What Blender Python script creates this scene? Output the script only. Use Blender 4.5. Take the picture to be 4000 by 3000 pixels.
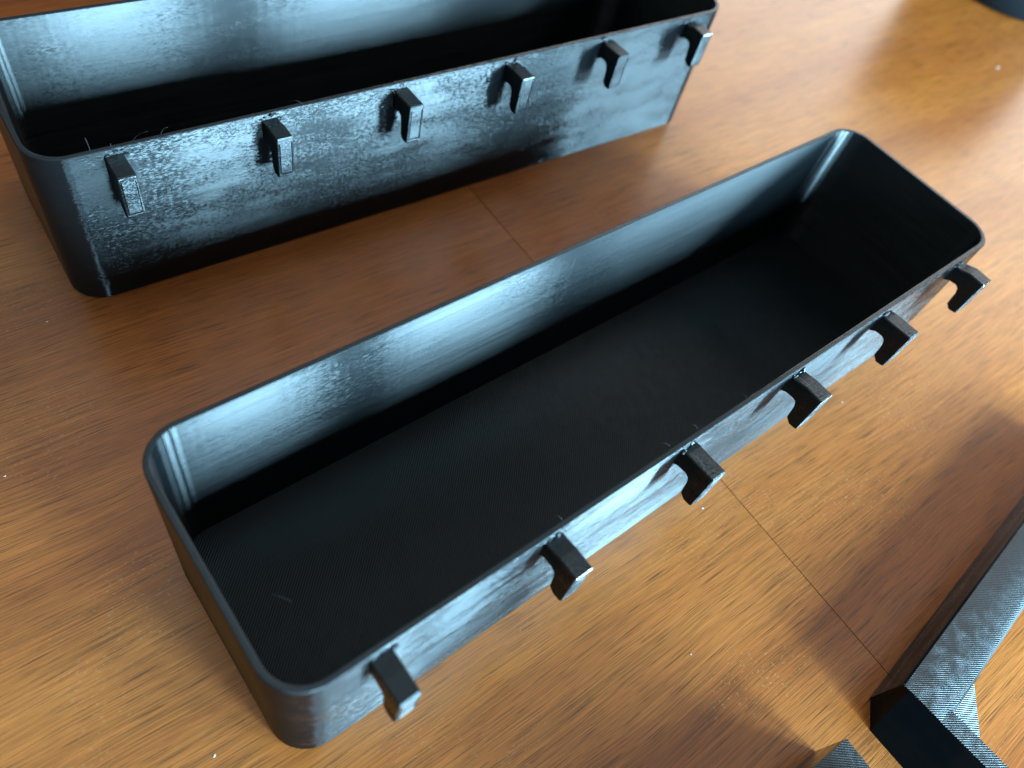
import bpy, bmesh, math, random
from mathutils import Matrix, Vector

random.seed(7)
MM = 0.001
sc = bpy.context.scene
for o in list(bpy.data.objects):
    bpy.data.objects.remove(o)

# ------------------------------------------------------------------ camera
RX = (0.778, -0.5982, 0.192)        # image right, in table coordinates
RY = (-0.4123, -0.7168, -0.5623)    # image down
RZ = (0.474, 0.3583, -0.8043)       # viewing direction
cam_d = bpy.data.cameras.new('camera')
cam = bpy.data.objects.new('camera', cam_d)
sc.collection.objects.link(cam)
fw = Vector(RZ).normalized()
rt = (Vector(RX) - fw * fw.dot(Vector(RX))).normalized()
up = rt.cross(fw)
cam.matrix_world = Matrix(((rt.x, up.x, -fw.x, -7.8 * MM),
                           (rt.y, up.y, -fw.y, -28.3 * MM),
                           (rt.z, up.z, -fw.z, 187.3 * MM),
                           (0, 0, 0, 1)))
cam_d.sensor_width = 36.0
cam_d.lens = 3015.0 / 4000.0 * 36.0
cam_d.clip_start = 0.005
cam_d.clip_end = 50.0
cam_d.dof.use_dof = True
cam_d.dof.focus_distance = 0.192
cam_d.dof.aperture_fstop = 11.0
sc.camera = cam

# ------------------------------------------------------------------ room light and window
world = bpy.data.worlds.new('World')
sc.world = world
world.use_nodes = True
bg = world.node_tree.nodes['Background']
bg.inputs['Color'].default_value = (0.78, 0.94, 1.0, 1)
bg.inputs['Strength'].default_value = 0.09

WIN_Y = -740.0
def window_pane(x0, x1, z0, z1, radiance, color):
    d = bpy.data.lights.new('window_pane_light', 'AREA')
    d.shape = 'RECTANGLE'
    d.size = (x1 - x0) * MM
    d.size_y = (z1 - z0) * MM
    d.energy = radiance * math.pi * d.size * d.size_y
    d.color = color
    o = bpy.data.objects.new('window_pane_light', d)
    sc.collection.objects.link(o)
    o.location = ((x0 + x1) / 2 * MM, WIN_Y * MM, (z0 + z1) / 2 * MM)
    o.rotation_euler = (math.radians(90), 0, 0)
    return o
SKYC = (0.39, 0.75, 1.0)
window_pane(-260, -90, 120, 440, 16, SKYC)  # extra pane added to bring dim light round the bins' left corners
window_pane(-70, 125, 120, 440, 28, SKYC)
window_pane(140, 304, 90, 480, 128, SKYC)
window_pane(415, 660, 90, 500, 122, SKYC)
window_pane(770, 1250, 90, 490, 34, SKYC)

ceil = bpy.data.lights.new('ceiling_light', 'AREA')      # soft light off the room's ceiling
ceil.shape = 'RECTANGLE'; ceil.size = 2.6; ceil.size_y = 2.6
ceil.energy = 0.85 * math.pi * 2.6 * 2.6
ceil.color = (0.72, 0.93, 1.0)
ceil_o = bpy.data.objects.new('ceiling_light', ceil)
sc.collection.objects.link(ceil_o)
ceil_o.location = (0.5, 0.4, 1.45)

far = bpy.data.lights.new('far_haze_fill', 'AREA')    # added fill with no known window behind it, hazes the far table
far.shape = 'RECTANGLE'; far.size = 1.3; far.size_y = 0.8
far.energy = 3.4 * math.pi * 1.3 * 0.8
far.color = (0.95, 0.98, 1.0)
far_o = bpy.data.objects.new('far_haze_fill', far)
sc.collection.objects.link(far_o)
far_o.location = (1.45, 0.55, 0.55)
far_o.rotation_euler = (math.radians(90), 0, math.radians(90))

sc.view_settings.view_transform = 'Standard'
sc.view_settings.look = 'None'
sc.view_settings.gamma = 1.0
sc.view_settings.exposure = 0.0
sc.render.engine = 'CYCLES'
sc.cycles.use_denoising = True
sc.cycles.caustics_reflective = False
sc.cycles.caustics_refractive = False
sc.cycles.max_bounces = 8
sc.cycles.sample_clamp_indirect = 6.0

# ------------------------------------------------------------------ node helper
class NT:
    def __init__(self, name):
        self.m = bpy.data.materials.new(name)
        self.m.use_nodes = True
        self.t = self.m.node_tree
        self.t.nodes.clear()
        self.out = self.t.nodes.new('ShaderNodeOutputMaterial')
        self.b = self.t.nodes.new('ShaderNodeBsdfPrincipled')
        self.t.links.new(self.b.outputs[0], self.out.inputs[0])
    def _in(self, sock, v):
        if isinstance(v, bpy.types.NodeSocket):
            self.t.links.new(v, sock)
        elif v is not None:
            sock.default_value = v
    def math(self, op, a, b=None, c=None, clamp=False):
        n = self.t.nodes.new('ShaderNodeMath'); n.operation = op; n.use_clamp = clamp
        self._in(n.inputs[0], a)
        if b is not None: self._in(n.inputs[1], b)
        if c is not None: self._in(n.inputs[2], c)
        return n.outputs[0]
    def vec(self, op, a, b=None, scale=None):
        n = self.t.nodes.new('ShaderNodeVectorMath'); n.operation = op
        self._in(n.inputs[0], a)
        if b is not None: self._in(n.inputs[1], b)
        if scale is not None: self._in(n.inputs['Scale'], scale)
        return n.outputs['Value'] if op in ('DOT_PRODUCT', 'LENGTH') else n.outputs['Vector']
    def sep(self, v):
        n = self.t.nodes.new('ShaderNodeSeparateXYZ'); self._in(n.inputs[0], v)
        return n.outputs
    def noise(self, vec, scale=1.0, detail=2.0, rough=0.5, dist=0.0):
        n = self.t.nodes.new('ShaderNodeTexNoise'); n.noise_dimensions = '3D'
        self._in(n.inputs['Vector'], vec)
        n.inputs['Scale'].default_value = scale
        n.inputs['Detail'].default_value = detail
        n.inputs['Roughness'].default_value = rough
        n.inputs['Distortion'].default_value = dist
        return n.outputs['Fac'], n.outputs['Color']
    def ramp(self, fac, stops, interp='LINEAR'):
        n = self.t.nodes.new('ShaderNodeValToRGB'); self._in(n.inputs[0], fac)
        cr = n.color_ramp; cr.interpolation = interp
        while len(cr.elements) < len(stops): cr.elements.new(0.5)
        for e, (p, c) in zip(cr.elements, stops):
            e.position = p
            e.color = (c, c, c, 1) if isinstance(c, (int, float)) else (*c, 1)
        return n.outputs['Color']
    def mix(self, fac, a, b, mode='MIX'):
        n = self.t.nodes.new('ShaderNodeMix'); n.data_type = 'RGBA'; n.blend_type = mode
        self._in(n.inputs[0], fac); self._in(n.inputs[6], a); self._in(n.inputs[7], b)
        return n.outputs[2]
    def coord(self):
        return self.t.nodes.new('ShaderNodeTexCoord').outputs['Object']
    def normal(self):
        return self.t.nodes.new('ShaderNodeNewGeometry').outputs['Normal']

def rgb(*c): return (*c, 1.0)

# black printed plastic: every printed layer is a rounded ridge, so a wall mirrors the room
# sharply sideways but smears it up and down; flats show the extruded lines instead
def plastic(name, spread=0.36, sharp=0.03, lift=0.36, hatch=(1, 1), hatch_pitch=0.42, hatch_amp=0.3, fleck=0.4,
            fleck_len=1.25, fleck_h=0.40, rough=0.2, inner=1.0, ior=1.52, gloss_ior=1.46, lump=1.0):
    k = NT(name)
    P = k.vec('SCALE', k.coord(), scale=1000.0)                     # millimetres
    N = k.normal()
    x, y, z = k.sep(P)[0:3]
    nz = k.sep(N)[2]
    flat = k.math('MULTIPLY', k.math('SUBTRACT', k.math('ABSOLUTE', nz), 0.72), 5.0, clamp=True)
    Z = (0.0, 0.0, 1.0)
    T = k.vec('CROSS_PRODUCT', N, Z)
    # unevenly extruded dashes along each layer, in rough and smooth patches
    f1, fc = k.noise(k.vec('MULTIPLY', P, (1 / fleck_len, 1 / fleck_len, 1 / fleck_h)), 1.0, 2.0, 0.6)
    patch, _ = k.noise(k.vec('MULTIPLY', P, (0.045, 0.045, 0.11)), 1.0, 4.0, 0.6)
    patch = k.ramp(patch, [(0.38, 0.14), (0.50, 0.45), (0.60, 1.0)])
    fr = k.sep(k.vec('SUBTRACT', fc, (0.5, 0.5, 0.5)))
    front = k.math('SUBTRACT', 1.0, k.math('MULTIPLY', k.math('SUBTRACT', y, 1.0), 0.35), clamp=True)
    front = k.math('ADD', k.math('MULTIPLY', front, 1.0 - inner), inner)
    amp = k.math('MULTIPLY', k.math('MULTIPLY', patch, fleck), front)
    fz = k.math('MULTIPLY', fr[0], k.math('MULTIPLY', amp, 2.2))
    fx = k.math('MULTIPLY', fr[1], k.math('MULTIPLY', amp, 1.1))
    # faint upright ringing ripples and a few whole layers out of line
    rg, _ = k.noise(k.vec('MULTIPLY', P, (0.75, 0.75, 0.02)), 1.0, 2.0)
    fx = k.math('ADD', fx, k.math('MULTIPLY', k.math('SUBTRACT', rg, 0.5), 0.022))
    ly, _ = k.noise(k.vec('MULTIPLY', P, (0.025, 0.025, 1.3)), 1.0, 3.0)
    fz = k.math('ADD', fz, k.math('MULTIPLY', k.math('SUBTRACT', ly, 0.5), 0.28))
    # slow unevenness of the bed-side face: broad lit and dark patches
    lw, lc = k.noise(k.vec('MULTIPLY', P, (0.035, 0.035, 0.26)), 1.0, 4.0, 0.6)
    lr = k.sep(k.vec('SUBTRACT', lc, (0.5, 0.5, 0.5)))
    fz = k.math('ADD', fz, k.math('MULTIPLY', lr[0], k.math('MULTIPLY', front, 0.42)))
    fx = k.math('ADD', fx, k.math('MULTIPLY', lr[1], k.math('MULTIPLY', front, 0.14)))
    dash = k.math('MULTIPLY', k.ramp(f1, [(0.49, 0.0), (0.60, 1.0)]), k.math('MULTIPLY', amp, 2.6), clamp=True)
    up_t = k.math('ADD', k.math('MULTIPLY', k.math('SUBTRACT', 1.0, k.math('MULTIPLY', dash, 1.15)), lift), fz)
    nw = k.vec('ADD', N, k.vec('SCALE', Z, scale=up_t))
    nw = k.vec('NORMALIZE', k.vec('ADD', nw, k.vec('SCALE', T, scale=fx)))
    tone, _ = k.noise(k.vec('MULTIPLY', P, (0.12, 0.12, 0.3)), 1.0, 3.0)
    col = k.mix(tone, rgb(0.0034, 0.0044, 0.0052), rgb(0.0070, 0.0082, 0.0092))
    gl = k.t.nodes.new('ShaderNodeBsdfAnisotropic')
    gl.distribution = 'BECKMANN'
    al = math.sqrt(spread * sharp)
    gl.inputs['Roughness'].default_value = math.sqrt(al)
    gl.inputs['Anisotropy'].default_value = 1.0 - sharp / al
    gl.inputs['Color'].default_value = (1, 1, 1, 1)
    k.t.links.new(nw, gl.inputs['Normal']); k.t.links.new(T, gl.inputs['Tangent'])
    df = k.t.nodes.new('ShaderNodeBsdfDiffuse'); k.t.links.new(col, df.inputs['Color'])
    fn = k.t.nodes.new('ShaderNodeFresnel'); fn.inputs['IOR'].default_value = gloss_ior
    k.t.links.new(nw, fn.inputs['Normal'])
    mw = k.t.nodes.new('ShaderNodeMixShader')
    k.t.links.new(fn.outputs[0], mw.inputs[0]); k.t.links.new(df.outputs[0], mw.inputs[1]); k.t.links.new(gl.outputs[0], mw.inputs[2])
    # extruded lines on flats
    hl = math.hypot(*hatch)
    hd = (-hatch[1] / hl, hatch[0] / hl, 0.0)
    hv = k.math('DIVIDE', k.vec('DOT_PRODUCT', P, hd), hatch_pitch)
    hu = k.math('SUBTRACT', k.math('MULTIPLY', k.math('FRACT', hv), 2.0), 1.0)
    hn, _ = k.noise(k.vec('MULTIPLY', P, (0.35, 0.35, 0.35)), 1.0, 2.0)
    ht = k.math('MULTIPLY', k.math('MULTIPLY', hu, hatch_amp), k.math('ADD', k.math('MULTIPLY', hn, 0.8), 0.6))
    ht = k.math('ADD', ht, k.math('MULTIPLY', fr[2], k.math('MULTIPLY', amp, 2.2 * lump)))
    nf = k.vec('NORMALIZE', k.vec('ADD', N, k.vec('SCALE', hd, scale=ht)))
    k.t.links.new(nf, k.b.inputs['Normal'])
    k.t.links.new(col, k.b.inputs['Base Color'])
    k.b.inputs['Roughness'].default_value = rough
    k.b.inputs['IOR'].default_value = ior
    mx = k.t.nodes.new('ShaderNodeMixShader')
    k.t.links.new(flat, mx.inputs[0]); k.t.links.new(mw.outputs[0], mx.inputs[1]); k.t.links.new(k.b.outputs[0], mx.inputs[2])
    k.t.links.new(mx.outputs[0], k.out.inputs[0])
    return k.m

# varnished wood: long soft figure, fine dark pores along the grain, thin lacquer
GT = 0.0375
def wood(name, seed, redder):
    k = NT(name)
    P = k.vec('SCALE', k.coord(), scale=1000.0)
    ca, sa = math.cos(math.atan(GT)), math.sin(math.atan(GT))
    g = k.vec('DOT_PRODUCT', P, (ca, -sa, 0.0))
    c = k.vec('DOT_PRODUCT', P, (sa, ca, 0.0))
    n = k.t.nodes.new('ShaderNodeCombineXYZ'); k._in(n.inputs[0], g); k._in(n.inputs[1], c)
    n.inputs[2].default_value = seed
    G = n.outputs[0]
    # wander of the grain
    wv, _ = k.noise(k.vec('MULTIPLY', G, (0.012, 0.02, 1)), 1.0, 2.0)
    n2 = k.t.nodes.new('ShaderNodeCombineXYZ')
    k._in(n2.inputs[0], g); k._in(n2.inputs[1], k.math('ADD', c, k.math('MULTIPLY', k.math('SUBTRACT', wv, 0.5), 6.0)))
    n2.inputs[2].default_value = seed
    G = n2.outputs[0]
    big, _ = k.noise(k.vec('MULTIPLY', G, (0.004, 0.040, 1)), 1.0, 3.0, 0.55)
    mid, _ = k.noise(k.vec('MULTIPLY', G, (0.008, 0.34, 1)), 1.0, 3.0, 0.6)
    fine, _ = k.noise(k.vec('MULTIPLY', G, (0.028, 2.5, 1)), 1.0, 4.0, 0.68)
    pore, _ = k.noise(k.vec('MULTIPLY', G, (0.075, 4.2, 1)), 1.0, 2.0, 0.6)
    col = k.ramp(big, [(0.30, (0.350, 0.082, 0.0145)), (0.50, (0.440, 0.116, 0.0200)), (0.72, (0.515, 0.150, 0.0280))])
    col = k.mix(k.ramp(mid, [(0.35, 0.30), (0.58, 0.0)]), col, rgb(0.240 + redder, 0.075, 0.0110))
    col = k.mix(k.ramp(fine, [(0.36, 0.62), (0.46, 0.24), (0.54, 0.0)]), col, rgb(0.120 + redder, 0.036, 0.0060))
    col = k.mix(k.ramp(fine, [(0.55, 0.0), (0.72, 0.40)]), col, rgb(0.62, 0.215, 0.038))
    col = k.mix(k.ramp(pore, [(0.36, 0.85), (0.45, 0.0)]), col, rgb(0.085, 0.024, 0.005))
    fl, _ = k.noise(k.vec('MULTIPLY', G, (0.8, 1.6, 1)), 1.0, 1.0)  # specular glints put into the wood colour as sparse pale specks
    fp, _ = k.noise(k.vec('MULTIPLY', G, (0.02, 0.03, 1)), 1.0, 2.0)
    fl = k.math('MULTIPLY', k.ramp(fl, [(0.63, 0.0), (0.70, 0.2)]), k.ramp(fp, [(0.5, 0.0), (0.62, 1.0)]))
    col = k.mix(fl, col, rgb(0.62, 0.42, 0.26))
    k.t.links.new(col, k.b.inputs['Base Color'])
    sm, _ = k.noise(k.vec('MULTIPLY', P, (0.02, 0.03, 0.02)), 1.0, 3.0)
    k.t.links.new(k.math('ADD', k.math('MULTIPLY', sm, 0.14), 0.17), k.b.inputs['Roughness'])
    k.b.inputs['IOR'].default_value = 1.5
    bmp = k.t.nodes.new('ShaderNodeBump')
    bmp.inputs['Strength'].default_value = 0.35
    bmp.inputs['Distance'].default_value = 0.00012
    h = k.math('ADD', k.math('MULTIPLY', fine, 0.6), k.math('MULTIPLY', pore, 0.6))
    k.t.links.new(h, bmp.inputs['Height'])
    k.t.links.new(bmp.outputs[0], k.b.inputs['Normal'])
    return k.m

def simple(name, color, rough=0.5):
    k = NT(name)
    v, _ = k.noise(k.vec('SCALE', k.coord(), scale=1000.0), 0.6, 3.0)
    k.t.links.new(k.mix(v, rgb(*[q * 0.75 for q in color]), rgb(*[min(1, q * 1.2) for q in color])), k.b.inputs['Base Color'])
    k.b.inputs['Roughness'].default_value = rough
    return k.m

M_shell = plastic('black_printed_plastic', hatch=(1, 1), hatch_amp=0.5, fleck=0.66, rough=0.20, inner=0.20)
M_floor = plastic('black_printed_floor', hatch=(1, 1), hatch_amp=0.45, hatch_pitch=0.62, fleck=0.12, rough=0.26, ior=1.26)
M_hook = plastic('black_printed_hook', hatch=(1, -1), hatch_amp=0.35, hatch_pitch=0.45, fleck=0.75, fleck_len=0.6, rough=0.24, ior=1.4)
M_bar = plastic('black_printed_bracket', hatch=(1, -0.85), hatch_amp=0.62, hatch_pitch=0.50, fleck=0.30, rough=0.22, ior=1.42, lump=0.04, lift=0.0, spread=0.2, gloss_ior=1.2)
M_far = simple('dark_matte_plastic', (0.006, 0.007, 0.009), 0.8)
M_far.node_tree.nodes['Principled BSDF'].inputs['Specular IOR Level'].default_value = 0.15
M_string = simple('thin_plastic_string', (0.10, 0.11, 0.12), 0.3)
M_dust = simple('pale_dust', (0.75, 0.72, 0.66), 0.8)
M_core = simple('dark_board_core', (0.10, 0.05, 0.02), 0.9)

# ------------------------------------------------------------------ mesh helpers
def link(o, parent=None):
    sc.collection.objects.link(o)
    if parent is not None: o.parent = parent
    return o
def mesh_obj(name, bm, mat, parent=None, smooth=False, mesh=None):
    if mesh is None:
        mesh = bpy.data.meshes.new(name)
        bmesh.ops.recalc_face_normals(bm, faces=bm.faces)
        bm.to_mesh(mesh); bm.free()
        mesh.materials.append(mat)
        if smooth:
            for p in mesh.polygons: p.use_smooth = True
            mesh.set_sharp_from_angle(angle=math.radians(32))
    return link(bpy.data.objects.new(name, mesh), parent)
def empty(name, loc=(0, 0, 0), rz=0.0):
    o = bpy.data.objects.new(name, None); o.empty_display_size = 0.01
    link(o); o.location = [v * MM for v in loc]; o.rotation_euler = (0, 0, rz)
    return o
def tag(o, label, cat, group=None):
    o['label'] = label; o['category'] = cat
    if group: o['group'] = group
def prism(bm, pts, z0, z1, top=None):
    top = top or pts
    a = [bm.verts.new((x * MM, y * MM, z0 * MM)) for x, y in pts]
    b = [bm.verts.new((x * MM, y * MM, z1 * MM)) for x, y in top]
    n = len(pts)
    for i in range(n):
        bm.faces.new((a[i], a[(i + 1) % n], b[(i + 1) % n], b[i]))
    bm.faces.new(a[::-1]); bm.faces.new(b)
    return a, b
def bevel(bm, w, ang=30, seg=2):
    es = [e for e in bm.edges if len(e.link_faces) == 2 and e.calc_face_angle(0) > math.radians(ang)]
    bmesh.ops.bevel(bm, geom=es, offset=w * MM, segments=seg, profile=0.6, affect='EDGES')

# ------------------------------------------------------------------ table
bm = bmesh.new()
prism(bm, [(-700, -700), (1100, -700), (1100, 900), (-700, 900)], -22, -3.0)
table = mesh_obj('table_top', bm, M_core)
table['kind'] = 'structure'
table['label'] = 'varnished reddish brown wooden table top with one board joint'
table['category'] = 'table top'
def seam_x(y): return 136.7 + GT * y
def board(name, left, mat):
    bm = bmesh.new()
    g = 0.12
    if left:
        pts = [(-690, -690), (seam_x(-690) - g, -690), (seam_x(890) - g, 890), (-690, 890)]
    else:
        pts = [(seam_x(-690) + g, -690), (1090, -690), (1090, 890), (seam_x(890) + g, 890)]
    prism(bm, pts, -3.0, 0.0)
    bevel(bm, 0.16, 30, 2)
    return mesh_obj(name, bm, mat, table)
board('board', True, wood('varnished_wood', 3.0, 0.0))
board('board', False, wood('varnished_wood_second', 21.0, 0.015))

# ------------------------------------------------------------------ bins
L, W, H, TH = 240.0, 59.8, 49.8, 1.4
def outline(off, r):
    """Rounded rectangle; the hooked long face stands slightly proud of its corners."""
    pts = []
    x0, x1, y0, y1 = off, L - off, off, W - off
    r = r - off
    step = 0.0
    seg = 14
    def arc(cx, cy, a0, a1, clip=None):
        for i in range(seg + 1):
            a = math.radians(a0 + (a1 - a0) * i / seg)
            pts.append((cx + r * math.cos(a), cy + r * math.sin(a)))
    # front left corner, from left wall to front face
    yb = y0 + step
    arc(x0 + r, yb + r, 180, 258 if step else 270)
    if step: pts.append((x0 + 7.4, y0))
    if step: pts.append((x1 - 7.4, y0))
    arc(x1 - r, yb + r, 282 if step else 270, 360)
    arc(x1 - r, y1 - r, 0, 90)
    arc(x0 + r, y1 - r, 90, 180)
    return pts

def shell_mesh():
    bm = bmesh.new()
    o = outline(0, 9.2); i = outline(TH, 9.2)
    nz = 3
    def ring(pts, z): return [bm.verts.new((x * MM, y * MM, z * MM)) for x, y in pts]
    def shrink(pts, d):
        cx, cy = L / 2, W / 2
        return [(x + (d if x < cx else -d) * min(1, abs(x - cx) / 20), y + (d if y < cy else -d)) for x, y in pts]
    def skin(a, b):
        n = len(a)
        for k in range(n):
            bm.faces.new((a[k], a[(k + 1) % n], b[(k + 1) % n], b[k]))
    ob0 = ring(shrink(o, 0.35), 0.0); ob1 = ring(o, 0.4); ot = ring(o, H - 0.18); ot2 = ring(shrink(o, 0.2), H)
    skin(ob0, ob1); skin(ob1, ot); skin(ot, ot2)
    it2 = ring(shrink(i, -0.2), H); it = ring(i, H - 0.18); ib = ring(i, 1.2)
    skin(it, ib); skin(it2, it)
    bm.faces.new(ob0); bm.faces.new(ib)
    # rim between two loops of different vertex count
    def edges(r): return [bm.edges.get((r[k], r[(k + 1) % len(r)])) for k in range(len(r))]
    bmesh.ops.bridge_loops(bm, edges=edges(ot2) + edges(it2))
    me = bpy.data.meshes.new('shell')
    bmesh.ops.recalc_face_normals(bm, faces=bm.faces)
    bm.to_mesh(me); bm.free()
    me.materials.append(M_shell)
    for p in me.polygons: p.use_smooth = True
    me.set_sharp_from_angle(angle=math.radians(22))
    return me
def floor_mesh():
    bm = bmesh.new()
    prism(bm, outline(TH - 0.15, 9.2), 1.0, 1.6)
    me = bpy.data.meshes.new('floor_panel')
    bmesh.ops.recalc_face_normals(bm, faces=bm.faces)
    bm.to_mesh(me); bm.free(); me.materials.append(M_floor)
    return me
HK0, HKP, HKW = 16.5, 40.32, 4.6
def hook_mesh(var):
    rn = random.Random(50 + var)
    bm = bmesh.new()
    j = lambda s=0.12: rn.uniform(-s, s)
    prof = [(0.35, 48.0), (-1.6, 48.1 + j(0.3)), (-4.4, 48.6 + j(0.2)), (-9.45, 48.7 + j()), (-9.65 + j(), 47.9), (-9.6 + j(), 36.6), (-9.0, 35.6 + j()),
            (-7.0, 35.3 + j()), (-5.5, 36.6 + j()), (-5.2 + j(), 40.9), (-4.6, 42.4), (-3.6, 42.9 + j()), (-1.4, 42.7 + j()), (0.35, 41.6)]
    a = [bm.verts.new((0, y * MM, z * MM)) for y, z in prof]
    b = [bm.verts.new((HKW * MM, y * MM, z * MM)) for y, z in prof]
    n = len(prof)
    for k in range(n): bm.faces.new((a[k], a[(k + 1) % n], b[(k + 1) % n], b[k]))
    bm.faces.new(a); bm.faces.new(b[::-1])
    bmesh.ops.recalc_face_normals(bm, faces=bm.faces)
    ff = [f for f in bm.faces if f.normal.y < -0.9 and f.calc_area() > 20e-6]
    if ff:
        r = bmesh.ops.inset_individual(bm, faces=ff, thickness=0.55 * MM, depth=-0.28 * MM)
        bmesh.ops.inset_individual(bm, faces=ff, thickness=0.18 * MM, depth=0.26 * MM)
    bevel(bm, 0.26, 50, 1)
    for q_ in range(9):                                              # melted blobs where the arm joins the rim
        sp = bmesh.ops.create_icosphere(bm, subdivisions=1, radius=rn.uniform(0.35, 0.8) * MM)
        cx, cy, cz = rn.uniform(-0.8, HKW + 0.6), rn.uniform(-0.7, 0.3), rn.uniform(47.2, 49.3)
        if q_ > 6: cx, cy, cz = rn.uniform(0, HKW), rn.uniform(-2.5, -0.2), rn.uniform(42.4, 43.2)
        sx, sy, sz = rn.uniform(0.8, 1.6), rn.uniform(0.5, 0.9), rn.uniform(0.5, 0.9)
        for v_ in sp['verts']:
            v_.co = Vector((v_.co.x * sx + cx * MM, v_.co.y * sy + cy * MM, v_.co.z * sz + cz * MM))
    me = bpy.data.meshes.new('hook')
    bm.to_mesh(me); bm.free(); me.materials.append(M_hook)
    return me
SHELL, FLOOR = shell_mesh(), floor_mesh()
HOOKS = [hook_mesh(v) for v in range(6)]

def string_mesh(pts, rad=0.026):
    bm = bmesh.new()
    prev = None
    for x, y, z in pts:
        ring = [bm.verts.new(((x + rad * math.cos(q)) * MM, (y + rad * math.sin(q)) * MM, z * MM + rad * 0.3 * math.sin(q * 2) * MM)) for q in (0, 2.1, 4.2)]
        if prev:
            for k in range(3): bm.faces.new((prev[k], prev[(k + 1) % 3], ring[(k + 1) % 3], ring[k]))
        else: bm.faces.new(ring)
        prev = ring
    bm.faces.new(prev[::-1])
    return bm
def make_bin(loc, rz, label, strings):
    r = empty('storage_bin', loc, rz)
    tag(r, label, 'storage bin')
    mesh_obj('shell', None, None, r, mesh=SHELL)
    mesh_obj('floor_panel', None, None, r, mesh=FLOOR)
    for i in range(6):
        h = mesh_obj('hook', None, None, r, mesh=HOOKS[i])
        h.location = ((HK0 + HKP * i) * MM, 0, 0)
    for s in strings:
        mesh_obj('plastic_string', string_mesh(s), M_string, r)
    return r
rs = random.Random(4)
def wisp(x, y, z, ln, lean=0.3):
    pts = []
    ax, ay = rs.uniform(-lean, lean), rs.uniform(-lean, lean)
    for i in range(6):
        t = i / 5
        pts.append((x + ax * ln * t * t, y + ay * ln * t, z - 0.2 + ln * t))
    return pts
def lying(x, y, z, ln, ang, rise=1.0):
    return [(x + math.cos(ang) * ln * t, y + math.sin(ang) * ln * t, z + rise * math.sin(t * 3.0)) for t in [i / 6 for i in range(7)]]
strA = [lying(9.5, 22, H - 9, 4.0, 5.3, 0.4), lying(94, 2.0, H + 0.05, 2.6, 2.4, 0.7), lying(103, 1.8, H, 2.2, 2.2, 0.9),
        lying(97.6, -0.6, 48.6, 5.2, -1.45, 0.5), lying(138, -0.5, 48.7, 5.4, -1.5, 0.4), lying(179, -0.5, 48.7, 3.0, -1.6, 0.4),
        lying(62, 1.6, H, 1.6, 2.0, 0.5), lying(120, 1.4, H, 1.4, 1.8, 0.5)]
strB = [wisp(14.2, 0.9, H, 4.6, 0.15), lying(24, 1.2, H, 5.0, 0.4, 0.6), lying(31, 1.2, H, 3.0, 0.6, 0.8),
        wisp(19, 0.8, H, 1.4), lying(69, 0.8, H, 3.6, 2.7, 0.9), wisp(98, 0.8, H, 1.0)]
make_bin((0, 0, 0), 0.0, 'black printed bin lying across the board joint, between the other bin and the angled bracket', strA)
make_bin((10.2, 139.1, 0), -0.0500, 'black printed bin with stray plastic hairs on its rim, hooks facing the other bin', strB)

# ------------------------------------------------------------------ angled bracket
br = empty('angled_bracket', (124.4, -70.0, 0), math.radians(4.0))
tag(br, 'black printed angled bracket with hatched top lying beside the board joint', 'bracket')
ib = br.matrix_basis.inverted()
ca, sa = math.cos(math.radians(4.0)), math.sin(math.radians(4.0))
def loc2(x, y):
    dx, dy = x - 124.4, y + 70.0
    return (ca * dx + sa * dy, -sa * dx + ca * dy)
BH = 14.5
def prism_world(pts, z0, z1, top=None):
    bm = bmesh.new()
    prism(bm, [loc2(*q) for q in pts], z0, z1, [loc2(*q) for q in top] if top else None)
    return bm
# long arm runs beside the big bin, its outer top edge rounded over
bm = bmesh.new()
yc = [(-0.0, 0.0), (0.0, BH - 0.5), (-0.5, BH), (-4, BH + 0.1), (-10.5, BH), (-11.9, BH - 0.25), (-12.6, BH - 0.9), (-12.8, BH - 2.2), (-12.9, 0.0)]
xs = [0.0, 130.0]
va = [bm.verts.new((xs[0] * MM, y * MM, z * MM)) for y, z in yc]
vb = [bm.verts.new((xs[1] * MM, y * MM, z * MM)) for y, z in yc]
for k in range(len(yc)): bm.faces.new((va[k], va[(k + 1) % len(yc)], vb[(k + 1) % len(yc)], vb[k]))
bm.faces.new(va); bm.faces.new(vb[::-1])
mesh_obj('long_arm', bm, M_bar, br, smooth=True)
# short arm: flared outer face with a cut corner at the foot
base = [(124.6, -70.3), (123.1, -71.2), (117.9, -75.0), (118.3, -112.0), (136, -113.5), (134.2, -71.5)]
top = [(124.6, -70.2), (124.4, -70.6), (124.5, -72.0), (127.2, -110.5), (131.5, -111), (129.5, -72.0)]
bm = prism_world(base, 0.0, BH - 0.12, top)
bevel(bm, 0.35, 25, 2)
mesh_obj('short_arm', bm, M_bar, br, smooth=True)
# gusset filling the inner corner, its top falling away from the ridge
bm = bmesh.new()
q = {'a': (129.0, -80.5, 0), 'b': (150.0, -82.6, 0), 'c': (136.0, -92.5, 0), 'd': (134.0, -112.0, 0), 'e': (129.0, -110.0, 0),
     'A': (126.5, -80.0, BH - 0.25), 'B': (144.5, -81.2, BH - 3.0), 'C': (132.4, -90.6, BH - 3.0), 'D': (130.0, -110.0, BH - 2.2), 'E': (126.5, -108.0, BH - 0.5)}
v = {}
for n_, (x, y, z) in q.items():
    lx, ly = loc2(x, y); v[n_] = bm.verts.new((lx * MM, ly * MM, z * MM))
for f in ('edcba', 'aABb', 'bBCc', 'cCDd', 'dDEe', 'eEAa', 'ABC', 'ACDE'):
    bm.faces.new([v[c_] for c_ in f])
bevel(bm, 0.3, 25, 2)
mesh_obj('gusset', bm, M_bar, br, smooth=True)

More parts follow.
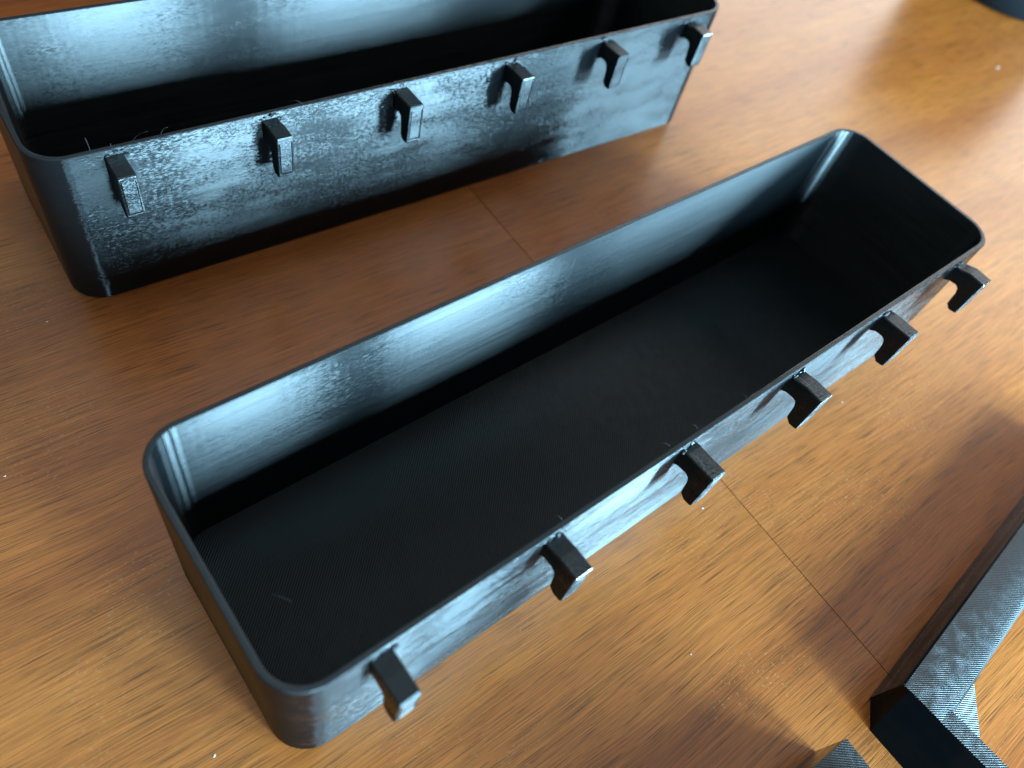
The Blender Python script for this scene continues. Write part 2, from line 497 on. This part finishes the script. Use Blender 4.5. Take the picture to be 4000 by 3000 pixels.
# ------------------------------------------------------------------ loose bar, only its end in view
pc = empty('flat_bar', (102.0, -69.1, 0), 0.0)
tag(pc, 'end of a loose black printed bar lying next to the angled bracket', 'bar')
bm = bmesh.new()
def pl(x, y): return (x - 102.0, y + 69.1)
prism(bm, [pl(*a) for a in [(101.9, -69.2), (94.5, -68.4), (84, -68.0), (83.0, -81.5), (101.6, -83.0)]], 0.0, 14.25,
      [pl(*a) for a in [(102.1, -69.0), (90.3, -67.9), (84, -67.6), (83.0, -81.5), (101.5, -83.0)]])
bevel(bm, 0.3, 25, 2)
web = bmesh.new()  # low unseen web, made up to carry the shadow caster
prism(web, [pl(*a) for a in [(84.5, -69.6), (40, -69.0), (40, -98.0), (104.0, -98.0), (104.0, -83.4), (84.5, -82.0)]], 0.0, 5.0)
bevel(web, 0.3, 25, 2)
mesh_obj('web', web, M_bar, pc)
caster = bmesh.new()  # unseen block added to the bar to throw a shadow on the table
prism(caster, [pl(*a) for a in [(102.5, -86.5), (44, -84.5), (44, -95.5), (102.0, -96.5)]], 4.5, 36.0,
      [pl(*a) for a in [(96, -87.5), (50, -85.5), (50, -94.5), (95.5, -95.5)]])
bevel(caster, 1.6, 25, 3)
mesh_obj('shadow_caster', caster, M_bar, pc)
mesh_obj('end_block', bm, M_bar, pc)

# ------------------------------------------------------------------ dark round thing at the far end of the table
fc = empty('dark_canister', (561, 138, 0), 0.0)
tag(fc, 'dark rounded canister standing at the far end of the table, out of focus', 'canister')
def lathe(prof, seg=48):
    bm = bmesh.new(); rings = []
    for r, z in prof:
        rings.append([bm.verts.new((r * math.cos(2 * math.pi * k / seg) * MM, r * math.sin(2 * math.pi * k / seg) * MM, z * MM)) for k in range(seg)])
    for a, b in zip(rings, rings[1:]):
        for k in range(seg): bm.faces.new((a[k], a[(k + 1) % seg], b[(k + 1) % seg], b[k]))
    bm.faces.new(rings[0][::-1]); bm.faces.new(rings[-1])
    return bm
mesh_obj('canister_body', lathe([(44, 0), (47, 1.2), (49, 5), (49.5, 12), (49.5, 84), (48.5, 86)]), M_far, fc, smooth=True)
mesh_obj('lid', lathe([(48.0, 86), (50.2, 87), (50.2, 97), (48.5, 99), (20, 100)]), M_far, fc, smooth=True)

# ------------------------------------------------------------------ dust on the table
bm = bmesh.new()
rd = random.Random(11)
def speck(x, y, s, z=0.0):
    a = rd.uniform(0, 6.28)
    vs = [bm.verts.new(((x + s * f * math.cos(a + t)) * MM, (y + s * f * math.sin(a + t)) * MM, (z + h) * MM))
          for t, f, h in ((0, 1, 0.02), (2.0, .7, 0.02), (3.6, .9, 0.02), (0.5, 0.15, 0.02 + s * .5))]
    for f in ((0, 1, 3), (1, 2, 3), (2, 0, 3), (2, 1, 0)): bm.faces.new([vs[i] for i in f])
for x, y in [(0.5, 138), (-11.8, 11.4), (124.8, -7.3), (195.2, -6.5), (-24, 96.7), (460, 85.7), (92.1, -34.4)]:
    speck(x, y, 0.42 if x < 300 else 1.2)
for i in range(24):
    x, y = rd.uniform(-60, 480), rd.uniform(-75, 150)
    speck(x, y, rd.uniform(0.05, 0.15))
d = mesh_obj('dust', bm, M_dust)
d['kind'] = 'stuff'
d['label'] = 'tiny pale dust specks scattered over the wooden table top'
d['category'] = 'dust'
